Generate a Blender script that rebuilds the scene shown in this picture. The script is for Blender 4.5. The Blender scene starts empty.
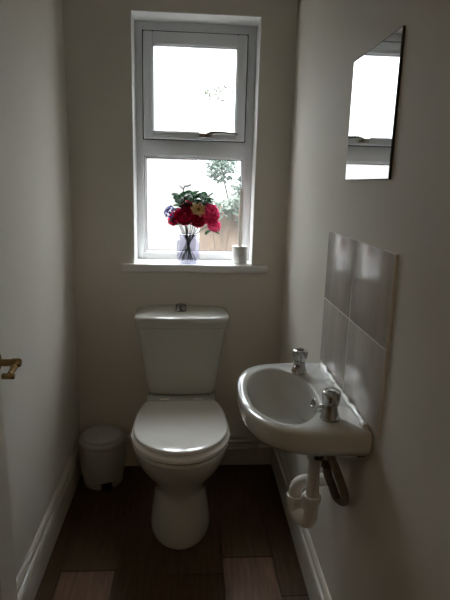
import bpy, bmesh, math, random
from mathutils import Vector, Matrix
random.seed(7)
PI = math.pi
S = bpy.context.scene
C = S.collection

# ------------------------------------------------------------------ materials
def mat(name, col, rough=0.5, metal=0.0, spec=0.5, noise=0.0, nscale=20.0, bump=0.0, bscale=60.0,
        coat=0.0, stretch=(1, 1, 1), trans=0.0, ior=1.45, sss=0.0):
    m = bpy.data.materials.new(name); m.use_nodes = True
    n, l = m.node_tree.nodes, m.node_tree.links
    p = n['Principled BSDF']
    p.inputs['Base Color'].default_value = (*col, 1)
    p.inputs['Roughness'].default_value = rough
    p.inputs['Metallic'].default_value = metal
    p.inputs['Specular IOR Level'].default_value = spec
    p.inputs['Coat Weight'].default_value = coat
    p.inputs['Transmission Weight'].default_value = trans
    p.inputs['IOR'].default_value = ior
    tc = n.new('ShaderNodeTexCoord'); mp = n.new('ShaderNodeMapping')
    mp.inputs['Scale'].default_value = stretch
    l.new(tc.outputs['Object'], mp.inputs['Vector'])
    if noise > 0:
        t = n.new('ShaderNodeTexNoise'); t.inputs['Scale'].default_value = nscale; t.inputs['Detail'].default_value = 4
        l.new(mp.outputs['Vector'], t.inputs['Vector'])
        r = n.new('ShaderNodeValToRGB')
        r.color_ramp.elements[0].position = 0.3; r.color_ramp.elements[1].position = 0.7
        r.color_ramp.elements[0].color = (*[c * (1 - noise) for c in col], 1)
        r.color_ramp.elements[1].color = (*[min(1, c * (1 + noise)) for c in col], 1)
        l.new(t.outputs['Fac'], r.inputs['Fac']); l.new(r.outputs['Color'], p.inputs['Base Color'])
    if bump > 0:
        t2 = n.new('ShaderNodeTexNoise'); t2.inputs['Scale'].default_value = bscale; t2.inputs['Detail'].default_value = 3
        l.new(mp.outputs['Vector'], t2.inputs['Vector'])
        b = n.new('ShaderNodeBump'); b.inputs['Strength'].default_value = bump; b.inputs['Distance'].default_value = 0.004
        l.new(t2.outputs['Fac'], b.inputs['Height']); l.new(b.outputs['Normal'], p.inputs['Normal'])
    return m

def glass_mat(name, haze, tint=(1, 1, 1), ior=1.35):
    """thin window glass: clear, with a slight translucent haze share imitating glare and a weak mirror reflection"""
    m = bpy.data.materials.new(name); m.use_nodes = True
    n, l = m.node_tree.nodes, m.node_tree.links
    n.remove(n['Principled BSDF']); out = n['Material Output']
    tr = n.new('ShaderNodeBsdfTransparent'); tr.inputs['Color'].default_value = (*tint, 1)
    tl = n.new('ShaderNodeBsdfTranslucent'); tl.inputs['Color'].default_value = (.95, .96, .97, 1)
    gl = n.new('ShaderNodeBsdfGlossy'); gl.inputs['Roughness'].default_value = 0.02
    a = n.new('ShaderNodeMixShader'); a.inputs[0].default_value = haze
    b = n.new('ShaderNodeMixShader')
    fr = n.new('ShaderNodeFresnel'); ge = n.new('ShaderNodeNewGeometry')
    mm = n.new('ShaderNodeMath'); mm.operation = 'MULTIPLY_ADD'; mm.inputs[1].default_value = 1 / ior - ior; mm.inputs[2].default_value = ior
    l.new(ge.outputs['Backfacing'], mm.inputs[0]); l.new(mm.outputs[0], fr.inputs['IOR'])
    l.new(tr.outputs[0], a.inputs[1]); l.new(tl.outputs[0], a.inputs[2])
    l.new(fr.outputs[0], b.inputs[0]); l.new(a.outputs[0], b.inputs[1]); l.new(gl.outputs[0], b.inputs[2])
    l.new(b.outputs[0], out.inputs['Surface'])
    return m

def leaf_mat(name, col, noise=.3, rough=.6, thin=.4):
    m = mat(name, col, rough, noise=noise, nscale=30)
    n, l = m.node_tree.nodes, m.node_tree.links
    p = n['Principled BSDF']; out = n['Material Output']
    tl = n.new('ShaderNodeBsdfTranslucent'); mx = n.new('ShaderNodeMixShader'); mx.inputs[0].default_value = thin
    src = p.inputs['Base Color'].links[0].from_socket
    l.new(src, tl.inputs['Color'])
    l.new(p.outputs[0], mx.inputs[1]); l.new(tl.outputs[0], mx.inputs[2]); l.new(mx.outputs[0], out.inputs['Surface'])
    return m

WALL = mat('wall_paint', (.70, .672, .605), .62, spec=.3, noise=.02, nscale=3, bump=.12, bscale=90)
CEIL = mat('ceiling_paint', (.75, .74, .72), .8, bump=.1)
TRIM = mat('trim_gloss', (.60, .57, .50), .28, noise=.02, nscale=8)
UPVC = mat('white_upvc', (.70, .715, .735), .3)
SILLM = mat('sill_paint', (.82, .82, .80), .28)
GASKET = mat('black_gasket', (.02, .02, .02), .7)
PORC = mat('white_porcelain', (.52, .525, .47), .12, coat=.5, noise=.01, nscale=6)
SEATM = mat('seat_plastic', (.86, .85, .81), .16, coat=.4, noise=.01)
BASINM = mat('basin_porcelain', (.68, .70, .68), .12, coat=.5, noise=.01)
CHROME = mat('chrome', (.47, .46, .44), .1, 1.0, noise=.05, nscale=40)
DCHROME = mat('dark_chrome', (.25, .24, .23), .2, 1.0, noise=.05)
BRASS = mat('brass', (.40, .29, .14), .25, 1.0, noise=.12, nscale=60)
PVC = mat('white_waste_plastic', (.72, .70, .66), .4, noise=.03)
BRAID = mat('hose_braid', (.20, .175, .135), .45, .4, noise=.35, nscale=400, bump=.5, bscale=500)
RUBBER = mat('black_rubber', (.02, .02, .02), .6)
BRONZE = mat('dark_bronze', (.12, .08, .05), .45, .7, noise=.2)
BINM = mat('bin_plastic', (.50, .50, .49), .42, noise=.03, nscale=10)
GROUT = mat('grout', (.80, .78, .74), .8, noise=.05)
SEAL = mat('sealant', (.88, .88, .87), .10, coat=1.0)
MIRROR = mat('mirror_silver', (.93, .94, .94), .01, 1.0)
MEDGE = mat('mirror_edge', (.03, .035, .03), .3)

CERAM = mat('holder_ceramic', (.62, .62, .60), .5, noise=.06, nscale=60)
BARK = mat('bark', (.035, .028, .02), .9, noise=.3, bump=.5)
STEM = mat('flower_stem', (.03, .045, .018), .6, noise=.25)
CANDLE = leaf_mat('candle_wax', (.66, .64, .60), .03)
LEAF = leaf_mat('flower_leaf', (.045, .12, .055))
RED = leaf_mat('crimson_petal', (.68, .022, .11), .3)
PINK = leaf_mat('pink_petal', (.80, .075, .24), .3)
BLUE = leaf_mat('blue_petal', (.13, .13, .34), .3)
YELLOW = leaf_mat('yellow_petal', (.95, .76, .42), .12, thin=.7)
WISP = leaf_mat('wisp_petal', (.10, .10, .14), .2)
WATER = None
VGLASS = glass_mat('vase_glass', .0, (.83, .83, .88), 1.55)
PANE = glass_mat('window_pane', .01, (.99, 1, 1))  # small haze share mixes a pale veil of glare into the pane

# tile: cream with vertical marbled streaks
TILE = mat('cream_tile', (.58, .55, .51), .22, noise=.14, nscale=16, stretch=(1, 1, .22), coat=.3)
# planks
def wood(name, col):
    m = mat(name, col, .38, noise=.28, nscale=9, stretch=(9, .7, 1), bump=.05, bscale=30)
    m.node_tree.nodes['Principled BSDF'].inputs['Specular IOR Level'].default_value = .35
    return m
WOODS = [wood('walnut_plank', (.075, .044, .022)), wood('mid_plank', (.085, .055, .033)), wood('pale_plank', (.18, .105, .068))]
# outside
RENDERW = mat('pale_render', (.165, .158, .152), .9, noise=.04, nscale=2)
PAVING = mat('pale_paving', (.047, .043, .041), .9, noise=.1, nscale=2)
FENCE = mat('fence_timber', (.115, .080, .056), .8, noise=.3, nscale=4, stretch=(3, 1, 1))
SHRUB = leaf_mat('shrub_leaf', (.030,.052,.038), .2)
CLIMB = leaf_mat('climber_leaf', (.055, .075, .055), .25)
TREELEAF = leaf_mat('tree_leaf', (.040, .050, .022), .25)

# ------------------------------------------------------------------ helpers
def link(name, bm, m, parent=None, smooth=True, angle=40, loc=None):
    me = bpy.data.meshes.new(name)
    bmesh.ops.recalc_face_normals(bm, faces=bm.faces[:])
    bm.to_mesh(me); bm.free()
    o = bpy.data.objects.new(name, me)
    for x in (m if isinstance(m, (list, tuple)) else [m]): me.materials.append(x)
    if smooth:
        me.polygons.foreach_set('use_smooth', [True] * len(me.polygons))
        me.set_sharp_from_angle(angle=math.radians(angle))
    C.objects.link(o)
    if parent: o.parent = parent
    if loc: o.location = loc
    return o

def tag(o, label=None, cat=None, group=None, kind=None):
    if label: o['label'] = label
    if cat: o['category'] = cat
    if group: o['group'] = group
    if kind: o['kind'] = kind
    return o

def empty(name, loc, rz=0, **k):
    o = bpy.data.objects.new(name, None); o.empty_display_size = .05
    C.objects.link(o); o.location = loc; o.rotation_euler = (0, 0, rz)
    return tag(o, **k)

def box(bm, a, b, bev=0.0, seg=2, mi=0):
    x0, y0, z0 = a; x1, y1, z1 = b
    vs = [bm.verts.new(p) for p in ((x0, y0, z0), (x1, y0, z0), (x1, y1, z0), (x0, y1, z0),
                                    (x0, y0, z1), (x1, y0, z1), (x1, y1, z1), (x0, y1, z1))]
    fs = [bm.faces.new([vs[i] for i in q]) for q in ((0, 3, 2, 1), (4, 5, 6, 7), (0, 1, 5, 4), (1, 2, 6, 5), (2, 3, 7, 6), (3, 0, 4, 7))]
    for f in fs: f.material_index = mi
    if bev:
        es = list({e for f in fs for e in f.edges})
        bmesh.ops.bevel(bm, geom=es, offset=bev, segments=seg, affect='EDGES', profile=.5)
    return bm

def loft(bm, rings, cap0=True, cap1=True, closed=True):
    R = [[bm.verts.new(p) for p in r] for r in rings]
    n = len(R[0])
    for a, b in zip(R, R[1:]):
        for i in range(n if closed else n - 1):
            j = (i + 1) % n
            try: bm.faces.new((a[i], a[j], b[j], b[i]))
            except ValueError: pass
    if cap0: bm.faces.new(R[0][::-1])
    if cap1: bm.faces.new(R[-1])
    return R

def lathe(bm, prof, c=(0, 0, 0), n=32, axis='z', cap0=True, cap1=True):
    rings = []
    for r, h in prof:
        ring = []
        for k in range(n):
            a = 2 * PI * k / n
            u, v = r * math.cos(a), r * math.sin(a)
            p = {'z': (u, v, h), 'x': (h, u, v), 'y': (u, h, v)}[axis]
            ring.append((c[0] + p[0], c[1] + p[1], c[2] + p[2]))
        rings.append(ring)
    loft(bm, rings, cap0, cap1)
    return bm

def spline(pts, n=8, closed=False):
    P = [Vector(p) for p in pts]; out = []
    m = len(P)
    for i in range(m if closed else m - 1):
        g = lambda k: P[k % m] if closed else P[max(0, min(m - 1, k))]
        p0, p1, p2, p3 = g(i - 1), g(i), g(i + 1), g(i + 2)
        for k in range(n):
            t = k / n
            out.append(.5 * ((2 * p1) + (p2 - p0) * t + (2 * p0 - 5 * p1 + 4 * p2 - p3) * t * t + (3 * p1 - p0 - 3 * p2 + p3) * t ** 3))
    if not closed: out.append(P[-1])
    return out

def tube(bm, path, r, n=12, cap=True):
    P = [Vector(p) for p in path]
    rad = r if isinstance(r, (list, tuple)) else [r] * len(P)
    rings = []; up = None
    for i, p in enumerate(P):
        t = (P[min(i + 1, len(P) - 1)] - P[max(i - 1, 0)]).normalized()
        if up is None:
            up = Vector((0, 0, 1)) if abs(t.z) < .9 else Vector((1, 0, 0))
        s = t.cross(up)
        if s.length < 1e-4: s = t.orthogonal()
        s.normalize(); up = s.cross(t).normalized()
        rings.append([p + (s * math.cos(2 * PI * k / n) + up * math.sin(2 * PI * k / n)) * rad[i] for k in range(n)])
    loft(bm, rings, cap, cap)
    return bm

def fillet(pts, r, n=6):
    """polyline with rounded corners"""
    P = [Vector(p) for p in pts]; out = [P[0]]
    for a, b, c in zip(P, P[1:], P[2:]):
        d1 = (a - b).normalized(); d2 = (c - b).normalized()
        q = min(r, (a - b).length * .49, (c - b).length * .49)
        s, e = b + d1 * q, b + d2 * q
        for k in range(n + 1):
            t = k / n
            out.append(s * (1 - t) ** 2 + b * 2 * t * (1 - t) + e * t * t)
    out.append(P[-1])
    return out

def NB(): return bmesh.new()

# ------------------------------------------------------------------ dimensions
SKY_LOW, SKY_RISE = 2.0, 42.0
W = 0.964            # room width
H = 2.40
FY = -1.92           # inner face of the doorway wall
HY = -3.6            # end of the hall

# ------------------------------------------------------------------ setting
def struct(name, bm, m, label, cat, smooth=False, parent=None):
    o = link(name, bm, m, parent, smooth)
    return tag(o, label, cat, None, 'structure')

# floor: planks running from the door to the back wall
bm = NB()
box(bm, (-.7, HY - .1, -.06), (1.7, .02, -.006), mi=0)
rows = [(-.12, .072), (.075, .267), (.27, .462), (.465, .657), (.66, .852), (.855, 1.05)]
joints = {0: [-.9], 1: [-.71], 2: [-.98], 3: [-.74, ], 4: [-.66], 5: [-.85]}
tone = {(0, 0): 0, (0, 1): 1, (1, 0): 0, (1, 1): 2, (2, 0): 0, (2, 1): 0, (3, 0): 0, (3, 1): 0, (4, 0): 0, (4, 1): 2, (5, 0): 0, (5, 1): 1}
for i, (x0, x1) in enumerate(rows):
    y0 = .01
    ends = joints[i] + [FY]
    for k, y1 in enumerate(ends):
        box(bm, (x0, y1 + .0012, -.02), (x1, y0 - .0012, 0), .0012, 1, mi=tone[(i, k)])
        y0 = y1
box(bm, (-.7, HY - .1, -.02), (1.7, FY - .001, 0), mi=0)
struct('floor', bm, WOODS, 'dark brown wood plank floor of the small toilet room', 'floor')

bm = NB(); box(bm, (-.8, HY - .1, H), (1.8, .3, H + .1)); struct('ceiling', bm, CEIL, 'plain white ceiling', 'ceiling')

# back wall with the window opening
WL, WR, WB, WT = .272, .814, .985, 2.063
bm = NB()
T = .27
box(bm, (-.1, 0, -.06), (WL, T, H)); box(bm, (WR, 0, -.06), (W + .1, T, H))
box(bm, (WL, 0, -.06), (WR, T, WB)); box(bm, (WL, 0, WT), (WR, T, H))
struct('wall_back', bm, WALL, 'cream painted end wall around the window', 'wall')
bm = NB()
box(bm, (WL, .001, 1.018), (WL + .003, .13, WT)); box(bm, (WR - .003, .001, 1.018), (WR, .13, WT)); box(bm, (WL, .001, WT - .003), (WR, .13, WT))
struct('trim_2', bm, SILLM, 'white painted lining of the window reveal', 'window reveal')
bm = NB(); box(bm, (-.1, FY, -.06), (0, 0, H)); struct('wall_left', bm, WALL, 'cream painted left side wall behind the bin', 'wall')
bm = NB(); box(bm, (W, FY, -.06), (W + .1, 0, H)); struct('wall_right', bm, WALL, 'cream painted right side wall behind basin and mirror', 'wall')
# doorway wall behind the camera view, with a hall beyond
DX0, DX1, DH = .075, .875, 2.05
bm = NB()
box(bm, (-.7, FY - .11, -.06), (DX0, FY, H)); box(bm, (DX1, FY - .11, -.06), (1.7, FY, H)); box(bm, (DX0, FY - .11, DH), (DX1, FY, H))
struct('wall_front', bm, WALL, 'cream wall with the doorway', 'wall')
bm = NB(); box(bm, (-.8, HY, -.06), (-.7, FY - .001, H)); struct('wall_hall_left', bm, WALL, 'cream hall wall left of the doorway', 'wall')
bm = NB(); box(bm, (1.7, HY, -.06), (1.8, FY - .001, H)); struct('wall_hall_right', bm, WALL, 'cream hall wall right of the doorway', 'wall')
bm = NB(); box(bm, (-.8, HY - .1, -.06), (1.8, HY, H)); struct('wall_hall_back', bm, WALL, 'cream hall wall facing the doorway', 'wall')

# skirting profile swept: (depth, height)
SK = [(0, 0), (.016, 0), (.016, .106), (.0145, .109), (.009, .111), (.009, .117), (.017, .120), (.020, .126), (.017, .132), (.010, .135), (.009, .142), (.013, .145), (.014, .152), (.011, .158), (.006, .165), (.002, .168), (0, .168)]
def skirt(name, p0, p1, nrm, label):
    bm = NB()
    rings = [[(p[0] + nrm[0] * d, p[1] + nrm[1] * d, h) for d, h in SK] for p in (p0, p1)]
    loft(bm, rings)
    struct(name, bm, TRIM, label, 'skirting board', True)
skirt('baseboard_left', (0, 0), (0, FY), (1, 0), 'cream moulded skirting board along the left wall')
skirt('baseboard_right', (W, 0), (W, FY), (-1, 0), 'cream moulded skirting board along the right wall below the basin')
skirt('baseboard_back', (.016, 0), (W - .016, 0), (0, -1), 'cream moulded skirting board on the end wall behind the toilet')

# door frame
bm = NB()
box(bm, (DX0 - .0, FY - .11, 0), (DX0 + .012, FY, DH)); box(bm, (DX1 - .012, FY - .11, 0), (DX1, FY, DH)); box(bm, (DX0, FY - .11, DH - .012), (DX1, FY, DH))
struct('trim_1', bm, TRIM, 'cream door lining around the doorway', 'door frame')

# open door lying along the left wall
door = tag(link('door_1', box(NB(), (.050, FY + .004, .008), (.085, -1.147, 2.02), .002, 1), TRIM, None, True),
           'cream painted door standing open along the left wall', 'door', None, 'structure')
# recessed panels' mouldings on the room face
for z0, z1 in ((.2, .85), (1.1, 1.85)):
    bm = NB()
    y0, y1 = FY + .12, -1.147 - .12
    path = [(.087, y0, z0), (.087, y1, z0), (.087, y1, z1), (.087, y0, z1)]
    for a, b in zip(path, path[1:] + path[:1]): tube(bm, [a, b], .008, 8)
    link('panel_moulding', bm, TRIM, door)
# brass lever handle on the room face
hy, hz = -1.175, .968
h = link('door_handle', lathe(NB(), [(.0, 0), (.026, 0), (.026, .004), (.022, .008), (.0, .008)], (.085, hy, hz), 28, 'x'), BRASS, door)
tag(h, 'brass lever handle')
link('neck', lathe(NB(), [(.010, .006), (.0085, .012), (.0085, .036), (.0105, .040), (.0105, .054), (.009, .058), (0, .059)], (.085, hy, hz), 20, 'x'), BRASS, h)
bm = NB()
pth = spline([(.1325, hy + .001, hz - .002), (.1325, hy - .015, hz - .006), (.1325, hy - .032, hz - .010), (.1325, hy - .044, hz - .011)], 6)
tube(bm, pth, [.0085 - .0030 * i / (len(pth) - 1) for i in range(len(pth))], 14)
lathe(bm, [(0, -.013), (.006, -.013), (.007, -.011), (.007, .011), (.006, .013), (0, .013)], (.1315, hy - .050, hz - .013), 16, 'x')
link('lever', bm, BRASS, h)

# ------------------------------------------------------------------ window
FYW = .13            # room face of the window frame
win = empty('window_1', (0, 0, 0), label='white framed window with small top-hung sash over a fixed pane', cat='window', kind='structure')
def frame_bm(x0, x1, z0, z1, l, r, b, t, y0, y1, bev=.004):
    bm = NB()
    box(bm, (x0, y0, z0), (x0 + l, y1, z1), bev); box(bm, (x1 - r, y0, z0), (x1, y1, z1), bev)
    box(bm, (x0 + l - .001, y0 + .0004, z0), (x1 - r + .001, y1, z0 + b), bev); box(bm, (x0 + l - .001, y0 + .0004, z1 - t), (x1 - r + .001, y1, z1), bev)
    return bm
bm = frame_bm(WL, WR, 1.0, WT, .036, .042, .05, .042, FYW, FYW + .06)
box(bm, (WL + .03, FYW + .0004, 1.499), (WR - .03, FYW + .06, 1.569), .004)
# rebate beads round the fixed pane
for a, b in (((.308, FYW + .008, 1.05), (.316, FYW + .05, 1.50)), ((.764, FYW + .008, 1.05), (.772, FYW + .05, 1.50)),
             ((.308, FYW + .008, 1.047), (.772, FYW + .05, 1.056)), ((.308, FYW + .008, 1.49), (.772, FYW + .05, 1.50))):
    box(bm, a, b, .002)
link('window_frame', bm, UPVC, win)
bm = NB()   # dark gasket in the fixed pane's rebate and round the sash
for a, b in (((.312, FYW + .0255, 1.0545), (.319, FYW + .0275, 1.4935)), ((.761, FYW + .0255, 1.0545), (.768, FYW + .0275, 1.4935)),
             ((.312, FYW + .0255, 1.0545), (.768, FYW + .0275, 1.0595)), ((.312, FYW + .0255, 1.486), (.768, FYW + .0275, 1.4935))):
    box(bm, a, b)
for a, b in (((.306, FYW - .003, 1.567), (.3105, FYW + .01, 2.025)), ((.7695, FYW - .003, 1.567), (.774, FYW + .01, 2.025)),
             ((.306, FYW - .003, 2.0195), (.774, FYW + .01, 2.024)), ((.306, FYW - .003, 1.567), (.774, FYW + .01, 1.571))):
    box(bm, a, b)
tag(link('gasket', bm, GASKET, win, False), 'black rubber gasket')
sash = link('sash', frame_bm(.3105, .7695, 1.571, 2.0195, .042, .042, .036, .053, FYW - .016, FYW + .03, .006), UPVC, win)
bm = NB()
for a, b in (((.3515, FYW - .008, 1.605), (.357, FYW + .01, 1.968)), ((.723, FYW - .008, 1.605), (.7285, FYW + .01, 1.968)),
             ((.3515, FYW - .008, 1.962), (.7285, FYW + .01, 1.968)), ((.3515, FYW - .008, 1.605), (.7285, FYW + .01, 1.61))):
    box(bm, a, b, .001)
link('glazing_bead', bm, UPVC, sash)
link('glass_pane', box(NB(), (.352, FYW + .012, 1.605), (.728, FYW + .016, 1.968)), PANE, sash, False)
link('glass_pane', box(NB(), (.312, FYW + .028, 1.052), (.768, FYW + .032, 1.496)), PANE, win, False)
# sash handle
hb = NB()
box(hb, (.560, FYW - .026, 1.580), (.622, FYW - .0155, 1.603), .005, 3)
hd = link('window_handle', hb, CHROME, sash); tag(hd, 'metal window handle')
bm = NB()
lathe(bm, [(0, -.044), (.010, -.043), (.0125, -.036), (.0125, -.026)], (.600, FYW, 1.592), 18, 'y')
pth = spline([(.600, FYW - .036, 1.592), (.615, FYW - .04, 1.602), (.65, FYW - .042, 1.604), (.70, FYW - .04, 1.602), (.735, FYW - .038, 1.599)], 6)
tube(bm, pth, [.009 - .004 * i / (len(pth) - 1) for i in range(len(pth))], 10)
link('lever', bm, DCHROME, hd)
# sill
bm = NB()
box(bm, (WL, -.004, .982), (WR, FYW + .02, 1.018), .0)
box(bm, (.214, -.032, .982), (.884, .002, 1.018), .007, 3)
link('window_sill', bm, SILLM, win)

# ------------------------------------------------------------------ toilet
TX = .496
toilet = empty('toilet', (TX, -.35, 0), .014, label='white close-coupled toilet with the seat lid shut below the window', cat='toilet')
def egg(z, yb, yf, w, ym, wb=None, n=48, pw=2.0):
    """closed outline: half-ellipse front from ym to yf, tapering back to yb (toilet-local, y relative to the wall)"""
    hw = w / 2; hb = (wb or w) / 2; pts = []
    m = n // 2
    for k in range(m + 1):               # front, right to left
        a = PI * k / m
        c, s = math.cos(a), math.sin(a)
        pts.append((math.copysign(abs(c) ** (2 / pw), c) * hw, ym + (yf - ym) * abs(s) ** (2 / pw), z))
    q = n // 4
    back = []
    for k in range(1, q + 1):            # left side to the back
        t = k / q
        e = t ** 2.7
        back.append((-(hw + (hb - hw) * e), ym + (yb - ym) * t, z))
    r = .03
    bl = back[-1]
    back[-1] = (bl[0] + .006, bl[1] - .004, z)
    pts += back + [(-hb * .5, yb, z), (hb * .5, yb, z)] + [(-x, y, z) for x, y, z in reversed(back)]
    return [Vector((x, y + .35, z)) for x, y, z in pts]
# pan: foot, neck, bowl
secs = [(0.0, -.20, -.612, .246, -.42, .22), (.006, -.20, -.615, .25, -.42, .22), (.03, -.20, -.612, .246, -.42, .21), (.08, -.20, -.600, .232, -.42, .20),
        (.13, -.20, -.585, .216, -.42, .19), (.165, -.20, -.576, .209, -.42, .18), (.19, -.20, -.574, .205, -.42, .18), (.21, -.20, -.580, .218, -.43, .19),
        (.235, -.19, -.590, .240, -.44, .21), (.265, -.18, -.610, .284, -.45, .25), (.295, -.17, -.634, .324, -.455, .28), (.33, -.17, -.657, .354, -.455, .29),
        (.365, -.17, -.673, .374, -.455, .295), (.385, -.17, -.676, .378, -.455, .297), (.393, -.172, -.669, .367, -.455, .290)]
bm = NB(); loft(bm, [egg(*s) for s in secs])
# rear shelf under the cistern
def rrect(cx, cy, hx, hy, z, r, n=6, bulge=0.0):
    pts = []
    for sx, sy, a0 in ((1, 1, 0), (-1, 1, PI / 2), (-1, -1, PI), (1, -1, 3 * PI / 2)):
        for k in range(n + 1):
            a = a0 + PI / 2 * k / n
            x = sx * (hx - r) + r * math.cos(a); y = sy * (hy - r) + r * math.sin(a)
            pts.append([cx + x, cy + y, z])
    if bulge:      # subdivide the front edge and bow it out
        f = []
        i = 3 * (n + 1) - 1
        a, b = pts[i], pts[i + 1]
        mid = [[a[0] + (b[0] - a[0]) * t / 10, a[1], z] for t in range(1, 10)]
        pts = pts[:i + 1] + mid + pts[i + 1:]
        for p in pts:
            if p[1] < cy: p[1] -= bulge * max(0, 1 - ((p[0] - cx) / hx) ** 2)
    return [Vector(p) for p in pts]
loft(bm, [rrect(0, .35 - .115, .10, .10, .22, .04), rrect(0, .35 - .115, .135, .105, .32, .04), rrect(0, .35 - .115, .148, .108, .38, .03),
          rrect(0, .35 - .112, .153, .105, .43, .02), rrect(0, .35 - .112, .151, .103, .440, .018), rrect(0, .35 - .112, .145, .097, .443, .014)])
pan = link('pan', bm, PORC, toilet)
# seat ring
def ring_part(z0, z1, grow, inner):
    bm = NB()
    o = lambda z, d: egg(z, -.206 - d * .3, -.677 + d, .382 - 2 * d, -.455, .300 - 2 * d)
    inn = lambda z, d: [Vector((p.x * .62, (p.y + .09) * .60 - .09, z)) for p in egg(z, -.206, -.677, .382, -.455, .300)]
    rings = [o(z0, .004), o(z0 + .004, 0 - grow), o(z1 - .006, 0 - grow), o(z1 - .002, .003), o(z1, .008)]
    loft(bm, rings, True, True)
    return bm
seat = link('seat', ring_part(.401, .424, .003, True), SEATM, toilet)
bm = NB()
lid_o = lambda z, d: egg(z, -.208 - d * .3, -.668 + d, .374 - 2 * d, -.455, .292 - 2 * d)
rings = [lid_o(.428, .010), lid_o(.429, .004), lid_o(.432, .001), lid_o(.4415, .001), lid_o(.4442, .003), lid_o(.4455, .008)]
for sc, z in ((.82, .4475), (.6, .449), (.35, .450), (.12, .4503)):
    rings.append([Vector((p.x * sc, (p.y + .06) * sc - .06, z)) for p in lid_o(.445, .010)])
loft(bm, rings)
lid = link('seat_lid', bm, SEATM, toilet)
# hinges
for sx in (-1, 1):
    bm = NB(); lathe(bm, [(0, -.022), (.010, -.022), (.011, -.018), (.011, .018), (.010, .022), (0, .022)], (sx * .075, .35 - .212, .437), 16, 'x')
    link('hinge', bm, SEATM, toilet)
# cistern
bm = NB()
cs = lambda z, w, d, r=.03, b=.012: rrect(0, .35 - .006 - d / 2, w / 2, d / 2, z, r, 6, b)
loft(bm, [cs(.446, .285, .150), cs(.452, .300, .158), (cs(.47, .306, .162)), cs(.55, .329, .168), cs(.65, .358, .174), cs(.73, .381, .178), cs(.768, .389, .180)])
cis = link('cistern', bm, PORC, toilet)
bm = NB()
loft(bm, [cs(.766, .396, .184, .03, .014), cs(.769, .403, .188, .034, .016), cs(.789, .406, .190, .036, .018), cs(.794, .412, .193, .038, .020), cs(.806, .413, .193, .038, .020),
          cs(.812, .408, .190, .038, .020), cs(.816, .396, .184, .036, .018), cs(.8205, .345, .155, .03, .014), cs(.8235, .26, .11, .03, .01), cs(.8245, .12, .05, .02, .005)])
link('cistern_lid', bm, PORC, toilet)
bm = NB(); lathe(bm, [(.0, .822), (.026, .822), (.026, .829), (.023, .831), (.023, .848), (.021, .851), (0, .851)], (-.005, .35 - .105, 0), 28)
tag(link('flush_button', bm, DCHROME, toilet), 'chrome flush button')

# ------------------------------------------------------------------ pedal bin
bx, by = .128, -.130
bin_ = empty('pedal_bin', (bx, by, 0), label='small white plastic pedal bin standing in the left corner beside the toilet', cat='bin')
bm = NB(); lathe(bm, [(0, .032), (.086, .032), (.093, .036), (.100, .06), (.105, .11), (.1065, .16), (.106, .195), (.102, .205), (0, .205)], n=48)
link('body', bm, BINM, bin_)
bm = NB()     # base ring with a gap for the pedal
n = 40
prof = [(.070, 0), (.088, 0), (.090, .004), (.093, .036), (.070, .036)]
rings = []
gap0, gap1 = math.radians(-88), math.radians(-48)
for k in range(n + 1):
    a = gap1 + (2 * PI - (gap1 - gap0)) * k / n
    rings.append([(r * math.cos(a), r * math.sin(a), z) for r, z in prof])
loft(bm, rings)
link('base', bm, BINM, bin_)
bm = NB(); box(bm, (-.014, -.114, .010), (.014, -.05, .018), .003); ob = link('pedal', bm, RUBBER, bin_); ob.rotation_euler = (0, 0, math.radians(22))
bm = NB(); lathe(bm, [(0, .200), (.106, .203), (.1085, .207), (.1085, .216), (.105, .222), (.098, .226), (.0945, .227), (.093, .232), (.090, .238), (.084, .241), (.05, .243), (0, .2435)], n=48)
link('lid', bm, BINM, bin_)
bm = NB(); box(bm, (-.03, .092, .185), (.03, .112, .225), .004); link('hinge', bm, BINM, bin_)

# ------------------------------------------------------------------ wash basin
BY = -1.003; BZ = .82
basin = empty('wash_basin', (W, BY, BZ), label='small white wall-hung hand basin with two chrome taps on the right wall', cat='basin')
# local: u = distance from the wall (world -x), v = along y
outer_ctrl = [(.30, 0), (.297, .07), (.285, .130), (.258, .184), (.215, .217), (.16, .232), (.10, .238)]
half = spline([(a, b, 0) for a, b in outer_ctrl], 6)
half = [Vector((.30, -0.0, 0))] + half[1:] + [Vector((.05, .240, 0)), Vector((.006, .2405, 0))]
poly_o = [Vector((p.x, p.y)) for p in half] + [Vector((p.x, -p.y)) for p in reversed(half[1:])]
inner_ctrl = [(.276, 0), (.266, .085), (.243, .140), (.207, .178), (.168, .186), (.136, .160), (.110, .122), (.092, .085), (.085, .04), (.083, 0)]
ih = spline([(.276, 0, 0)] + [(a, b, 0) for a, b in inner_ctrl[1:-1]] + [(.083, 0, 0)], 6)
poly_i = [Vector((p.x, p.y)) for p in ih] + [Vector((p.x, -p.y)) for p in reversed(ih[1:-1])]
CEN = Vector((.165, 0))
def cast(poly, a, cen=CEN):
    d = Vector((math.cos(a), math.sin(a))); best = None
    for p, q in zip(poly, poly[1:] + poly[:1]):
        e = q - p; den = d.x * e.y - d.y * e.x
        if abs(den) < 1e-9: continue
        w = p - cen
        t = (w.x * e.y - w.y * e.x) / den; s = (w.x * d.y - w.y * d.x) / den
        if t > 0 and -1e-6 <= s <= 1 + 1e-6 and (best is None or t > best): best = t
    return cen + d * best
angs = sorted(set([2 * PI * k / 96 for k in range(96)] + [math.atan2(s * .2405, .006 - CEN.x) % (2 * PI) for s in (1, -1)]))
O_ = [cast(poly_o, a) for a in angs]; I_ = [cast(poly_i, a) for a in angs]
DR = Vector((.118, 0))
def rg(base, sc, z, cen=DR): return [(-(cen.x + (p.x - cen.x) * sc), cen.y + (p.y - cen.y) * sc, z) for p in base]
def off(base, d, z):
    out = []
    for p in base:
        w = p - CEN; q = CEN + w * (1 - d / w.length); out.append((-max(q.x, .0015), q.y, z))
    return out
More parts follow.
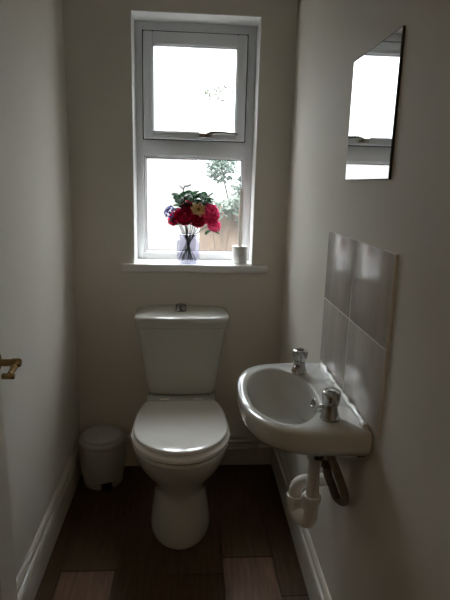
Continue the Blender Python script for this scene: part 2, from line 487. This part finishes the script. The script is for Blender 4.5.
circ = lambda r, z: [(-(DR.x + r * math.cos(a)), r * math.sin(a), z) for a in angs]
UC = Vector((.04, 0))
WC = Vector((.075, 0))
circ2 = lambda r, z: [(-(WC.x + r * math.cos(a)), r * math.sin(a), z) for a in angs]
rings = [circ2(.032, -.165), circ2(.06, -.155), [tuple(.5 * (Vector(a) + Vector(b))) for a, b in zip(circ2(.05, -.135), rg(O_, .60, -.135, UC))],
         rg(O_, .72, -.100, UC), rg(O_, .88, -.074, UC), rg(O_, .965, -.056, UC), rg(O_, .99, -.044, UC), rg(O_, .997, -.031, UC), off(O_, .0, -.010), off(O_, .001, -.004), off(O_, .005, 0),
         off(I_, -.007, 0), off(I_, -.002, -.0015), off(I_, .002, -.006), rg(I_, .955, -.03), rg(I_, .90, -.055), rg(I_, .80, -.082), rg(I_, .62, -.105),
         [tuple(.5 * (Vector(a) + Vector(b))) for a, b in zip(circ(.08, -.118), rg(I_, .42, -.118))], circ(.045, -.126), circ(.022, -.130)]
bm = NB(); loft(bm, rings)
link('bowl', bm, BASINM, basin, angle=50)
bm = NB(); lathe(bm, [(.0, -.131), (.013, -.1305), (.015, -.128), (.021, -.1265), (.022, -.129), (.022, -.132), (0, -.132)], (-DR.x, 0, 0), 28)
tag(link('drain', bm, CHROME, basin), 'chrome waste')
bm = NB()      # overflow ring on the rear slope of the bowl
for k in range(24):
    pass
rp = [(0.0 + .0125 * math.sin(2 * PI * k / 24), .0125 * math.cos(2 * PI * k / 24)) for k in range(25)]
tube(bm, [(-.0875 - .010 * (c / .0125) * .35, s, -.033 - c * .9) for s, c in [(a, b) for a, b in rp]], .0028, 8)
tag(link('overflow_ring', bm, CHROME, basin), 'chrome overflow ring')
for v in (-.190, .190):
    bm = NB(); box(bm, (-.022, v - .008, -.088), (0, v + .008, -.040), .004)
    lathe(bm, [(0, -.036), (.008, -.036), (.008, -.028)], (0.012, v, -.074), 12, 'x')
    tag(link('bracket', bm, BRONZE, basin), 'dark metal wall bracket')

# pillar taps
def tap(x, y, rz, label):
    t = empty('pillar_tap', (x, y, BZ + .0005), rz, label=label, cat='tap', group='chrome pillar taps on the hand basin')
    bm = NB(); lathe(bm, [(0, 0), (.0245, 0), (.025, .003), (.0235, .008), (.0215, .014), (.0185, .024), (.0170, .032), (.0165, .038), (0, .038)], n=32)
    b = link('body', bm, CHROME, t)
    bm = NB()
    p = fillet([(-.008, 0, .020), (-.030, 0, .022), (-.037, 0, .008)], .010)
    tube(bm, p, .0085, 14); link('spout', bm, CHROME, t)
    bm = NB()
    prof = [(.0165, .038), (.0200, .040), (.0215, .044), (.0222, .056), (.0230, .067), (.0225, .0705), (.0205, .0725), (.012, .0735), (0, .074)]
    rings = []
    for r, z in prof:
        lob = .06 if .04 < z < .07 else .03
        rings.append([(r * (1 + lob * .5 * math.cos(6 * 2 * PI * k / 48)) * math.cos(2 * PI * k / 48), r * (1 + lob * .5 * math.cos(6 * 2 * PI * k / 48)) * math.sin(2 * PI * k / 48), z) for k in range(48)])
    bm2 = loft(bm, rings[:-1] + [[(0.001 * math.cos(2 * PI * k / 48), .001 * math.sin(2 * PI * k / 48), .074) for k in range(48)]])
    hd = link('handle', bm, CHROME, t)
    bm = NB(); lathe(bm, [(0, .0738), (.010, .0736), (.0105, .075), (.009, .0765), (0, .077)], n=24)
    link('cap', bm, DCHROME, hd)
    return t
tap(.866, -.852, .95, 'chrome pillar tap on the basin end nearer the window')
tap(.877, -1.166, -.95, 'chrome pillar tap on the basin end nearer the camera')

# ------------------------------------------------------------------ tiled splashback
sp = None
bm = NB()
ys = (-1.2745, -1.009, -.7455); zs = (.826, 1.034, 1.246)
for a, b in zip(ys, ys[1:]):
    for c, d in zip(zs, zs[1:]):
        box(bm, (W - .0075, a + .0022, c + .0015), (W - .0005, b - .0022, d - .0015), .0012, 2)
sp = tag(link('tile_splashback', bm, TILE), 'cream marbled splashback of four tiles on the wall above the basin', 'splashback')
bm = NB(); box(bm, (W - .0071, ys[0] + .001, zs[0] + .001), (W - .0004, ys[2] - .001, zs[2] - .001)); link('grout', bm, GROUT, sp, False)
bm = NB(); tube(bm, [(W - .0125 - .002 * math.sin(i * 1.7) - .0015 * math.sin(i * .9), BY - .214 + .432 * i / 28, BZ + .003) for i in range(29)], [.0075 + .0020 * math.sin(i * 1.3) for i in range(29)], 10)
tag(link('sealant', bm, SEAL, sp), 'glossy white bead of sealant')

# ------------------------------------------------------------------ wall mirror
bm = NB(); box(bm, (W - .006, -1.191, 1.398), (W - .0008, -.870, 1.705), .0008, 1)
mi = tag(link('wall_mirror', bm, MEDGE), 'small frameless rectangular mirror on the right wall above the splashback', 'mirror')
bm = NB(); box(bm, (W - .0066, -1.1885, 1.4005), (W - .0058, -.8725, 1.7025)); link('mirror_glass', bm, MIRROR, mi, False)

# ------------------------------------------------------------------ waste trap and pipes under the basin
IX, IY = .893, -1.0
trap = empty('waste_trap', (IX, IY, .39), label='white plastic waste trap below the basin', cat='waste pipe')
L = lambda p: (p[0] - IX, p[1] - IY, p[2] - .39)
OX, OY = .858, -.935
bm = NB(); tube(bm, [L((IX, IY, .655)), L((IX, IY, .48))], .019, 24); link('inlet_pipe', bm, PVC, trap)
bm = NB(); p = fillet([(IX, IY, .490), (IX, IY, .394), (OX, OY, .394), (OX, OY, .440)], .045, 10); tube(bm, [L(a) for a in p], .0215, 24); link('u_bend', bm, PVC, trap)
bm = NB(); p = fillet([(OX, OY, .43), (OX, OY, .497), (W - .001, OY + .012, .497)], .035, 10); tube(bm, [L(a) for a in p], .020, 24); link('outlet_elbow', bm, PVC, trap)
def nut(c, r, h, m=PVC, name='nut', par=trap, ax='z'):
    bm = NB(); n = 40
    lathe(bm, [(r * .8, -h / 2), (r * .97, -h / 2), (r, -h / 2 + .003), (r, h / 2 - .003), (r * .97, h / 2), (r * .8, h / 2)], L(c), n, ax)
    return link(name, bm, m, par)
nut((IX, IY, .485), .027, .022); nut((OX, OY, .440), .026, .026); nut((IX, IY, .628), .027, .018)
tag(nut((IX, IY, .650), .030, .012, RUBBER, 'washer'), 'black rubber washer')

def hose(name, pts, r, label, m=BRAID):
    o = empty(name, pts[0], label=label, cat='pipe', group='supply hoses under the basin')
    q = [Vector(p) - Vector(pts[0]) for p in spline(pts, 10)]
    bm = NB(); tube(bm, q, r, 14); link('hose', bm, m, o)
    return o, q
ho, q = hose('supply_hose', [(.879, -1.166, .768), (.888, -1.158, .72), (.915, -1.15, .654), (.937, -1.145, .598), (.947, -1.123, .556), (.934, -1.10, .553), (.919, -1.10, .588), (.904, -1.10, .625), (.898, -1.10, .655)], .0115,
             'dark flexible supply hose looping below the nearer tap')
for k, nm in ((0, 'tap_nut'), (-1, 'valve_nut')):
    bm = NB(); lathe(bm, [(.010, -.012), (.0155, -.012), (.0155, .012), (.010, .012)], q[k] + Vector((0, 0, -.006 if k == 0 else .006)), 6); link(nm, bm, BRONZE, ho)
va = empty('isolation_valve', (.898, -1.10, .676), label='white and black isolation valve beside the waste trap', cat='valve')
bm = NB(); tube(bm, fillet([(0, 0, -.012), (0, 0, .022), (.065, .0, .022)], .012), .012, 14); link('body', bm, PVC, va)
bm = NB(); lathe(bm, [(0, -.034), (.012, -.034), (.014, -.030), (.014, -.016), (.008, -.012)], (0, 0, .006), 16, 'x'); link('handle', bm, RUBBER, va)
ho2, q = hose('supply_hose', [(.866, -.852, .765), (.868, -.858, .70), (.880, -.875, .655), (.905, -.890, .648), (.935, -.890, .668), (.960, -.885, .675)], .009, 'dark flexible supply hose curving behind the waste trap', RUBBER)
bm = NB(); lathe(bm, [(.008, -.012), (.014, -.012), (.014, .012), (.008, .012)], (0, 0, -.006), 6); link('tap_nut', bm, BRONZE, ho2)

# painted pipe along the back skirting
o = empty('supply_pipe', (.62, -.032, .092), label='thin white painted pipe running low along the skirting behind the toilet', cat='pipe')
bm = NB(); tube(bm, fillet([(-.03, .018, .30), (-.03, 0, .20), (-.03, 0, -.003), (.0, 0, -.002), (.315, 0, .016)], .02), .0075, 12); link('pipe', bm, TRIM, o)
for x in (.08, .26):
    bm = NB(); box(bm, (x - .006, -.009, x * .05 - .012), (x + .006, .016, x * .05 + .008), .002); link('clip', bm, TRIM, o)

# ------------------------------------------------------------------ candle and holder on the sill
SZ = 1.0185
bm = NB(); lathe(bm, [(0, 0), (.033, 0), (.0345, .003), (.0345, .072), (.0335, .077), (.030, .078), (.012, .076), (.0108, .070), (.0108, .03), (0, .03)], n=40)
hl = empty('candle_holder', (.757, .035, SZ), label='squat white ceramic candle holder at the right end of the sill', cat='candle holder')
link('cup', bm, CERAM, hl)
bm = NB(); lathe(bm, [(.013, .0775), (.036, .0785), (.037, .080), (.0365, .0815), (.013, .0805)], n=40); link('drip_plate', bm, CERAM, hl)
cd = empty('taper_candle', (.757, .035, SZ + .0305), label='tall thin white candle standing in the holder on the sill', cat='candle')
bm = NB(); lathe(bm, [(0, 0), (.0105, 0), (.0100, .16), (.0092, .30), (.007, .306), (.002, .309), (0, .309)], n=24); link('wax', bm, CANDLE, cd)
bm = NB(); tube(bm, [(0, 0, .307), (.0005, 0, .314), (.002, .0, .320)], .0011, 6); link('wick', bm, RUBBER, cd)

# ------------------------------------------------------------------ vase and flowers
VX, VY = .517, .035
vase = empty('glass_vase', (VX, VY, SZ), label='clear glass jar vase with silk flowers on the window sill', cat='vase')
bm = NB()
lathe(bm, [(.0, .0), (.049, .0), (.0525, .004), (.053, .012), (.053, .092), (.050, .104), (.043, .113), (.040, .118), (.040, .128), (.043, .133),
           (.0405, .134), (.0375, .128), (.0375, .118), (.041, .110), (.047, .102), (.0498, .092), (.0498, .014), (.046, .010), (0, .010)], n=48)
link('jar', bm, VGLASS, vase)

def petal(bm, base, direction, up, ln, wd, cup, curl, nu=5, nv=5):
    """curved petal patch from base along direction, curling"""
    d = Vector(direction).normalized(); u = Vector(up).normalized(); s = d.cross(u).normalized(); u = s.cross(d)
    g = []
    for i in range(nu + 1):
        t = i / nu
        w = wd * (math.sin(PI * min(1, .12 + .80 * t)) ** .7)
        ang = curl * t
        c = Vector(base) + d * (ln * t * math.cos(ang * .6)) + u * (ln * t * math.sin(ang * .6))
        row = []
        for j in range(nv + 1):
            q = (j / nv - .5) * 2
            row.append(bm.verts.new(c + s * (w * .5 * q) + u * (cup * wd * q * q * (.3 + .7 * math.sin(PI * t * .8)))))
        g.append(row)
    for i in range(nu):
        for j in range(nv): bm.faces.new((g[i][j], g[i][j + 1], g[i + 1][j + 1], g[i + 1][j]))

def stem_and_root(name, head, foot, label, cat, group, lean=None):
    foot = (VX + (foot[0] - VX) * 1.6, foot[1], foot[2])
    o = empty(name, foot, label=label, cat=cat, group=group)
    h = Vector(head) - Vector(foot)
    neck = Vector((VX, VY, SZ + .128)) + (Vector(head) - Vector((VX, VY, SZ + .22))) * .24 - Vector(foot)
    neck.z = .125 + SZ - foot[2]
    bm = NB(); tube(bm, spline([(0, 0, 0), tuple(neck * .5), tuple(neck), tuple(neck.lerp(h, .55) + Vector((0, 0, .012))), tuple(h)], 6), .0022, 8)
    link('stem', bm, STEM, o)
    return o, h

def leaf_patch(bm, base, d, ln, wd):
    up = Vector((random.uniform(-.3, .3), random.uniform(-.6, -.2), 1))
    petal(bm, base, d, up, ln, wd, .18, random.uniform(-.6, .3), 4, 3)

def rose(head, foot, r, label, m, group, face=(0, -.8, .6)):
    o, h = stem_and_root('rose', head, foot, label, 'flower', group)
    bm = NB(); f = Vector(face).normalized(); e1 = f.orthogonal().normalized(); e2 = f.cross(e1)
    for ring, (cnt, rad, tilt, ln, wd) in enumerate(((5, .10, .25, .75, .7), (6, .22, .55, .85, .85), (7, .34, .95, .95, 1.0), (8, .40, 1.35, 1.0, 1.05))):
        for k in range(cnt):
            a = 2 * PI * k / cnt + ring * .5 + random.uniform(-.15, .15)
            rd = e1 * math.cos(a) + e2 * math.sin(a)
            d = f * math.cos(tilt) + rd * math.sin(tilt)
            petal(bm, h + rd * rad * r * .4 - f * r * .35, d, f - rd * .6, r * ln * 1.15, r * wd, .22, .9)
    link('petals', bm, m, o)
    bm = NB()
    for k in range(3): leaf_patch(bm, h * .88, Vector((math.cos(k * 2.2 + head[0] * 30), -.6, .1 + .2 * k)), r * .9, r * .42)
    link('leaves', bm, LEAF, o)
    return o
GR = 'silk flowers in the glass vase'
rose((.500, .010, 1.222), (.505, .03, SZ + .012), .050, 'large crimson rose low at the front of the vase bouquet', RED, GR)
rose((.462, .035, 1.214), (.53, .04, SZ + .012), .036, 'small crimson rose at the left of the vase bouquet', RED, GR, (-.5, -.7, .4))
rose((.552, .018, 1.212), (.49, .04, SZ + .012), .040, 'crimson rose between the large rose and the pink blooms', RED, GR, (.3, -.8, .4))
rose((.512, .055, 1.268), (.52, .05, SZ + .012), .036, 'crimson rose high at the back of the bouquet under the leaves', RED, GR, (0, -.6, .9))

def hydrangea(head, foot, r, label, m, cnt, name='hydrangea'):
    o, h = stem_and_root(name, head, foot, label, 'flower', GR)
    bm = NB()
    for k in range(cnt):
        z = 1 - 2 * (k + .5) / cnt; a = k * 2.39996
        nrm = Vector((math.sqrt(1 - z * z) * math.cos(a), math.sqrt(1 - z * z) * math.sin(a), z))
        c = h + nrm * r * random.uniform(.70, 1.05)
        e1 = nrm.orthogonal().normalized(); e2 = nrm.cross(e1); ph = random.uniform(0, 2)
        for j in range(4):
            b = ph + j * PI / 2
            petal(bm, c, e1 * math.cos(b) + e2 * math.sin(b) + nrm * .3, nrm, r * .36, r * .34, .12, .3, 2, 2)
    link('petals', bm, m, o)
    bm = NB(); leaf_patch(bm, h * .86, Vector((.8, -.4, -.1)), .05, .025); leaf_patch(bm, h * .86, Vector((-.3, -.8, -.2)), .05, .022); link('leaves', bm, LEAF, o)
    return o
hydrangea((.612, .030, 1.243), (.50, .025, SZ + .012), .041, 'round bright pink bloom at the right of the vase bouquet', PINK, 80)
hydrangea((.634, .025, 1.192), (.495, .05, SZ + .012), .029, 'drooping pink bloom lowest at the right of the bouquet', PINK, 50)
hydrangea((.436, .030, 1.248), (.54, .02, SZ + .012), .027, 'small blue flower at the far left of the bouquet', BLUE, 30, 'cornflower')
def daisy(head, foot, r, label):
    o, h = stem_and_root('lily', head, foot, label, 'flower', GR)
    f = Vector((.1, -.85, .5)).normalized(); e1 = f.orthogonal().normalized(); e2 = f.cross(e1)
    bm = NB()
    for k in range(12):
        a = 2 * PI * k / 12 + random.uniform(-.1, .1)
        petal(bm, h, (e1 * math.cos(a) + e2 * math.sin(a)) * .9 + f * random.uniform(.2, .7), f, r * random.uniform(.8, 1.05), r * .52, .2, -.4)
    link('petals', bm, YELLOW, o)
    bm = NB(); bmesh.ops.create_icosphere(bm, subdivisions=2, radius=r * .2, matrix=Matrix.Translation(h + f * r * .12)); link('flower_centre', bm, BRASS, o)
daisy((.560, .005, 1.262), (.515, .02, SZ + .012), .040, 'cream yellow flower in the middle of the bouquet')
def sprig(head, foot, label, n, m=LEAF, sc=1.0, grp=GR):
    o, h = stem_and_root('leaf_sprig', head, foot, label, 'foliage', grp)
    bm = NB()
    for k in range(n):
        t = .74 + .28 * k / n; a = k * 2.4
        b = Vector((h.x * t, h.y * t, h.z * t))
        leaf_patch(bm, b, Vector((math.cos(a), math.sin(a) * .8 - .15, .25)), .042 * sc, .032 * sc)
    link('leaves', bm, m, o)
sprig((.480, .045, 1.318), (.52, .06, SZ + .012), 'green leaf sprig at the top left of the bouquet', 26)
sprig((.540, .050, 1.330), (.51, .055, SZ + .012), 'green leaf sprig at the top centre of the bouquet', 26)
sprig((.596, .045, 1.318), (.50, .06, SZ + .012), 'green leaf sprig at the top right of the bouquet', 28)
o, h = stem_and_root('grass_sprig', (.492, .04, 1.352), (.525, .03, SZ + .012), 'thin grey wisp rising above the leaves of the bouquet', 'foliage', GR)
bm = NB()
tube(bm, spline([tuple(h), tuple(h + Vector((.008, 0, .012))), tuple(h + Vector((.02, 0, .013))), tuple(h + Vector((.034, 0, .02)))], 5), .003, 6)
tube(bm, spline([tuple(h), tuple(h + Vector((-.008, 0, .006))), tuple(h + Vector((-.016, 0, .014)))], 5), .0025, 6)
link('seed_head', bm, WISP, o)

# ------------------------------------------------------------------ outside the window
bm = NB(); box(bm, (-14, .3, -.5), (14, 40, -.35)); struct('ground', bm, PAVING, 'pale paved yard outside the window', 'ground')
bm = NB(); box(bm, (-7, 7.2, -.35), (.62, 7.5, 2.2)); box(bm, (-7, 7.15, 2.2), (.66, 7.55, 2.28), .01)
tag(link('garden_wall', bm, RENDERW, None, False), 'pale rendered wall outside beyond the left half of the window', 'wall')
fe = empty('timber_fence', (2.6, 5.2, -.35), label='tan board fence outside beyond the lower right of the window', cat='fence')
bm = NB()
for k in range(30): box(bm, (-1.95 + k * .13, .008 * (k % 2), 0), (-1.95 + k * .13 + .140, .02 + .008 * (k % 2), 1.42 + .012 * math.sin(k * 3)), .003, 1)
link('board_panel', bm, FENCE, fe)
for x in (-1.9, -.3, 1.5): link('post', box(NB(), (x, .02, 0), (x + .09, .11, 1.5), .006), FENCE, fe)

def bush(name, base, blobs, leaf, m, count, label, cat):
    o = empty(name, base, label=label, cat=cat)
    bm = NB()
    tot = sum(b[3] * b[4] * b[5] for b in blobs)
    for bx_, by_, bz_, rx, ry, rz in blobs:
        for k in range(max(150, int(count * rx * ry * rz / tot))):
            v = Vector((random.gauss(0, 1), random.gauss(0, 1), random.gauss(0, 1))).normalized() * random.random() ** .4
            c = Vector((bx_ + v.x * rx, by_ + v.y * ry, bz_ + v.z * rz)) - Vector(base)
            d = Vector((random.uniform(-1, 1), random.uniform(-1, 1), random.uniform(-.6, .8))).normalized(); s = d.orthogonal().normalized()
            n = d.cross(s)
            ln = leaf * random.uniform(.6, 1.3)
            q = [c, c + d * ln * .5 + s * ln * .28 + n * ln * .06, c + d * ln, c + d * ln * .5 - s * ln * .28 + n * ln * .06]
            vs = [bm.verts.new(p) for p in q]
            bm.faces.new((vs[0], vs[1], vs[2])); bm.faces.new((vs[0], vs[2], vs[3]))
    link('foliage', bm, m, o, False)
    for bx_, by_, bz_, rx, ry, rz in blobs:
        t = Vector((bx_, by_, bz_)) - Vector(base)
        bm = NB(); tube(bm, spline([(0, 0, 0), tuple(t * .4 + Vector((0, 0, t.z * .15))), tuple(t)], 6), [(.010 if name == 'climbing_plant' else .030) * (1 - .8 * i / 12) for i in range(13)], 8)
        link('branch', bm, BARK, o)
    return o
bush('garden_shrub', (1.35, 6.0, -.35), [(1.0, 6.0, 1.62, .24, .24, .24), (1.42, 6.0, 1.22, .26, .3, .30), (1.7, 6.1, .8, .5, .3, .5)], .09, SHRUB, 2600, 'leafy green shrub outside beyond the tan fence', 'shrub')
bush('climbing_plant', (.95, 5.05, -.35), [(.80, 5.05, .98, .22, .10, .16), (1.16, 5.05, 1.06, .22, .10, .16), (1.40, 5.05, .85, .2, .10, .2)], .10, CLIMB, 500, 'pale green climbing plant spilling over the tan fence outside', 'plant')
bush('garden_tree', (3.6, 12, -.35), [(3.6, 12, 4.2, 1.2, 1.2, 1.0), (2.2, 12, 4.0, .7, .6, .4), (1.15, 12, 3.72, .50, .3, .22)], .10, TREELEAF, 2600, 'pale tree further off with a branch crossing the upper pane', 'tree')

# ------------------------------------------------------------------ daylight: bright overcast sky
w = bpy.data.worlds.new('overcast'); S.world = w; w.use_nodes = True
wn, wl_ = w.node_tree.nodes, w.node_tree.links
bg = wn['Background']
bg.inputs['Color'].default_value = (.97, 1.0, 1.02, 1)
# overcast luminance rising from the horizon to the zenith
tc = wn.new('ShaderNodeTexCoord'); sx = wn.new('ShaderNodeSeparateXYZ')
mx = wn.new('ShaderNodeMath'); mx.operation = 'MAXIMUM'; mx.inputs[1].default_value = 0.0
ma = wn.new('ShaderNodeMath'); ma.operation = 'MULTIPLY_ADD'; ma.inputs[1].default_value = SKY_RISE; ma.inputs[2].default_value = SKY_LOW
wl_.new(tc.outputs['Generated'], sx.inputs[0]); wl_.new(sx.outputs['Z'], mx.inputs[0])
pw = wn.new('ShaderNodeMath'); pw.operation = 'POWER'; pw.inputs[1].default_value = 2.0
wl_.new(mx.outputs[0], pw.inputs[0]); wl_.new(pw.outputs[0], ma.inputs[0]); wl_.new(ma.outputs[0], bg.inputs['Strength'])

# warm ceiling lamp in the hall behind the doorway
hl_ = empty('ceiling_lamp', (.5, -2.95, H), label='round warm ceiling lamp in the hall beyond the doorway', cat='lamp')
link('base', lathe(NB(), [(0, -.03), (.07, -.03), (.08, -.02), (.08, -.001), (0, -.001)], n=32), TRIM, hl_)
GLOW = mat('lamp_glass', (.9, .85, .75), .5)
GLOW.node_tree.nodes['Principled BSDF'].inputs['Emission Color'].default_value = (1, .6, .28, 1)
GLOW.node_tree.nodes['Principled BSDF'].inputs['Emission Strength'].default_value = 6.5
link('lamp_shade', lathe(NB(), [(.075, -.025), (.115, -.035), (.14, -.06), (.13, -.09), (.09, -.115), (.04, -.125), (0, -.127)], n=32, cap0=False), GLOW, hl_)

# ------------------------------------------------------------------ camera
cam = bpy.data.objects.new('camera', bpy.data.cameras.new('camera')); C.objects.link(cam)
cam.data.sensor_fit = 'VERTICAL'; cam.data.sensor_height = 24.0; cam.data.lens = 503.69 / 600 * 24
cam.data.clip_start = .02
rgt = Vector((.99758904, -.06438463, .02589829)); upv = Vector((-.01069348, .22611485, .97404195)); fwd = Vector((.06856932, .97197052, -.2248812))
M = Matrix((rgt, upv, -fwd)).transposed().to_4x4(); M.translation = Vector((.52955, -2.29485, 1.38))
cam.matrix_world = M
S.camera = cam

S.view_settings.view_transform = 'Standard'; S.view_settings.look = 'None'
S.view_settings.exposure = 0.0; S.view_settings.gamma = 1.0; S.view_settings.use_curve_mapping = False
cy = S.cycles
cy.use_denoising = True
cy.max_bounces = 12; cy.diffuse_bounces = 6; cy.transparent_max_bounces = 16
cy.caustics_reflective = False; cy.caustics_refractive = False
cy.sample_clamp_indirect = 0
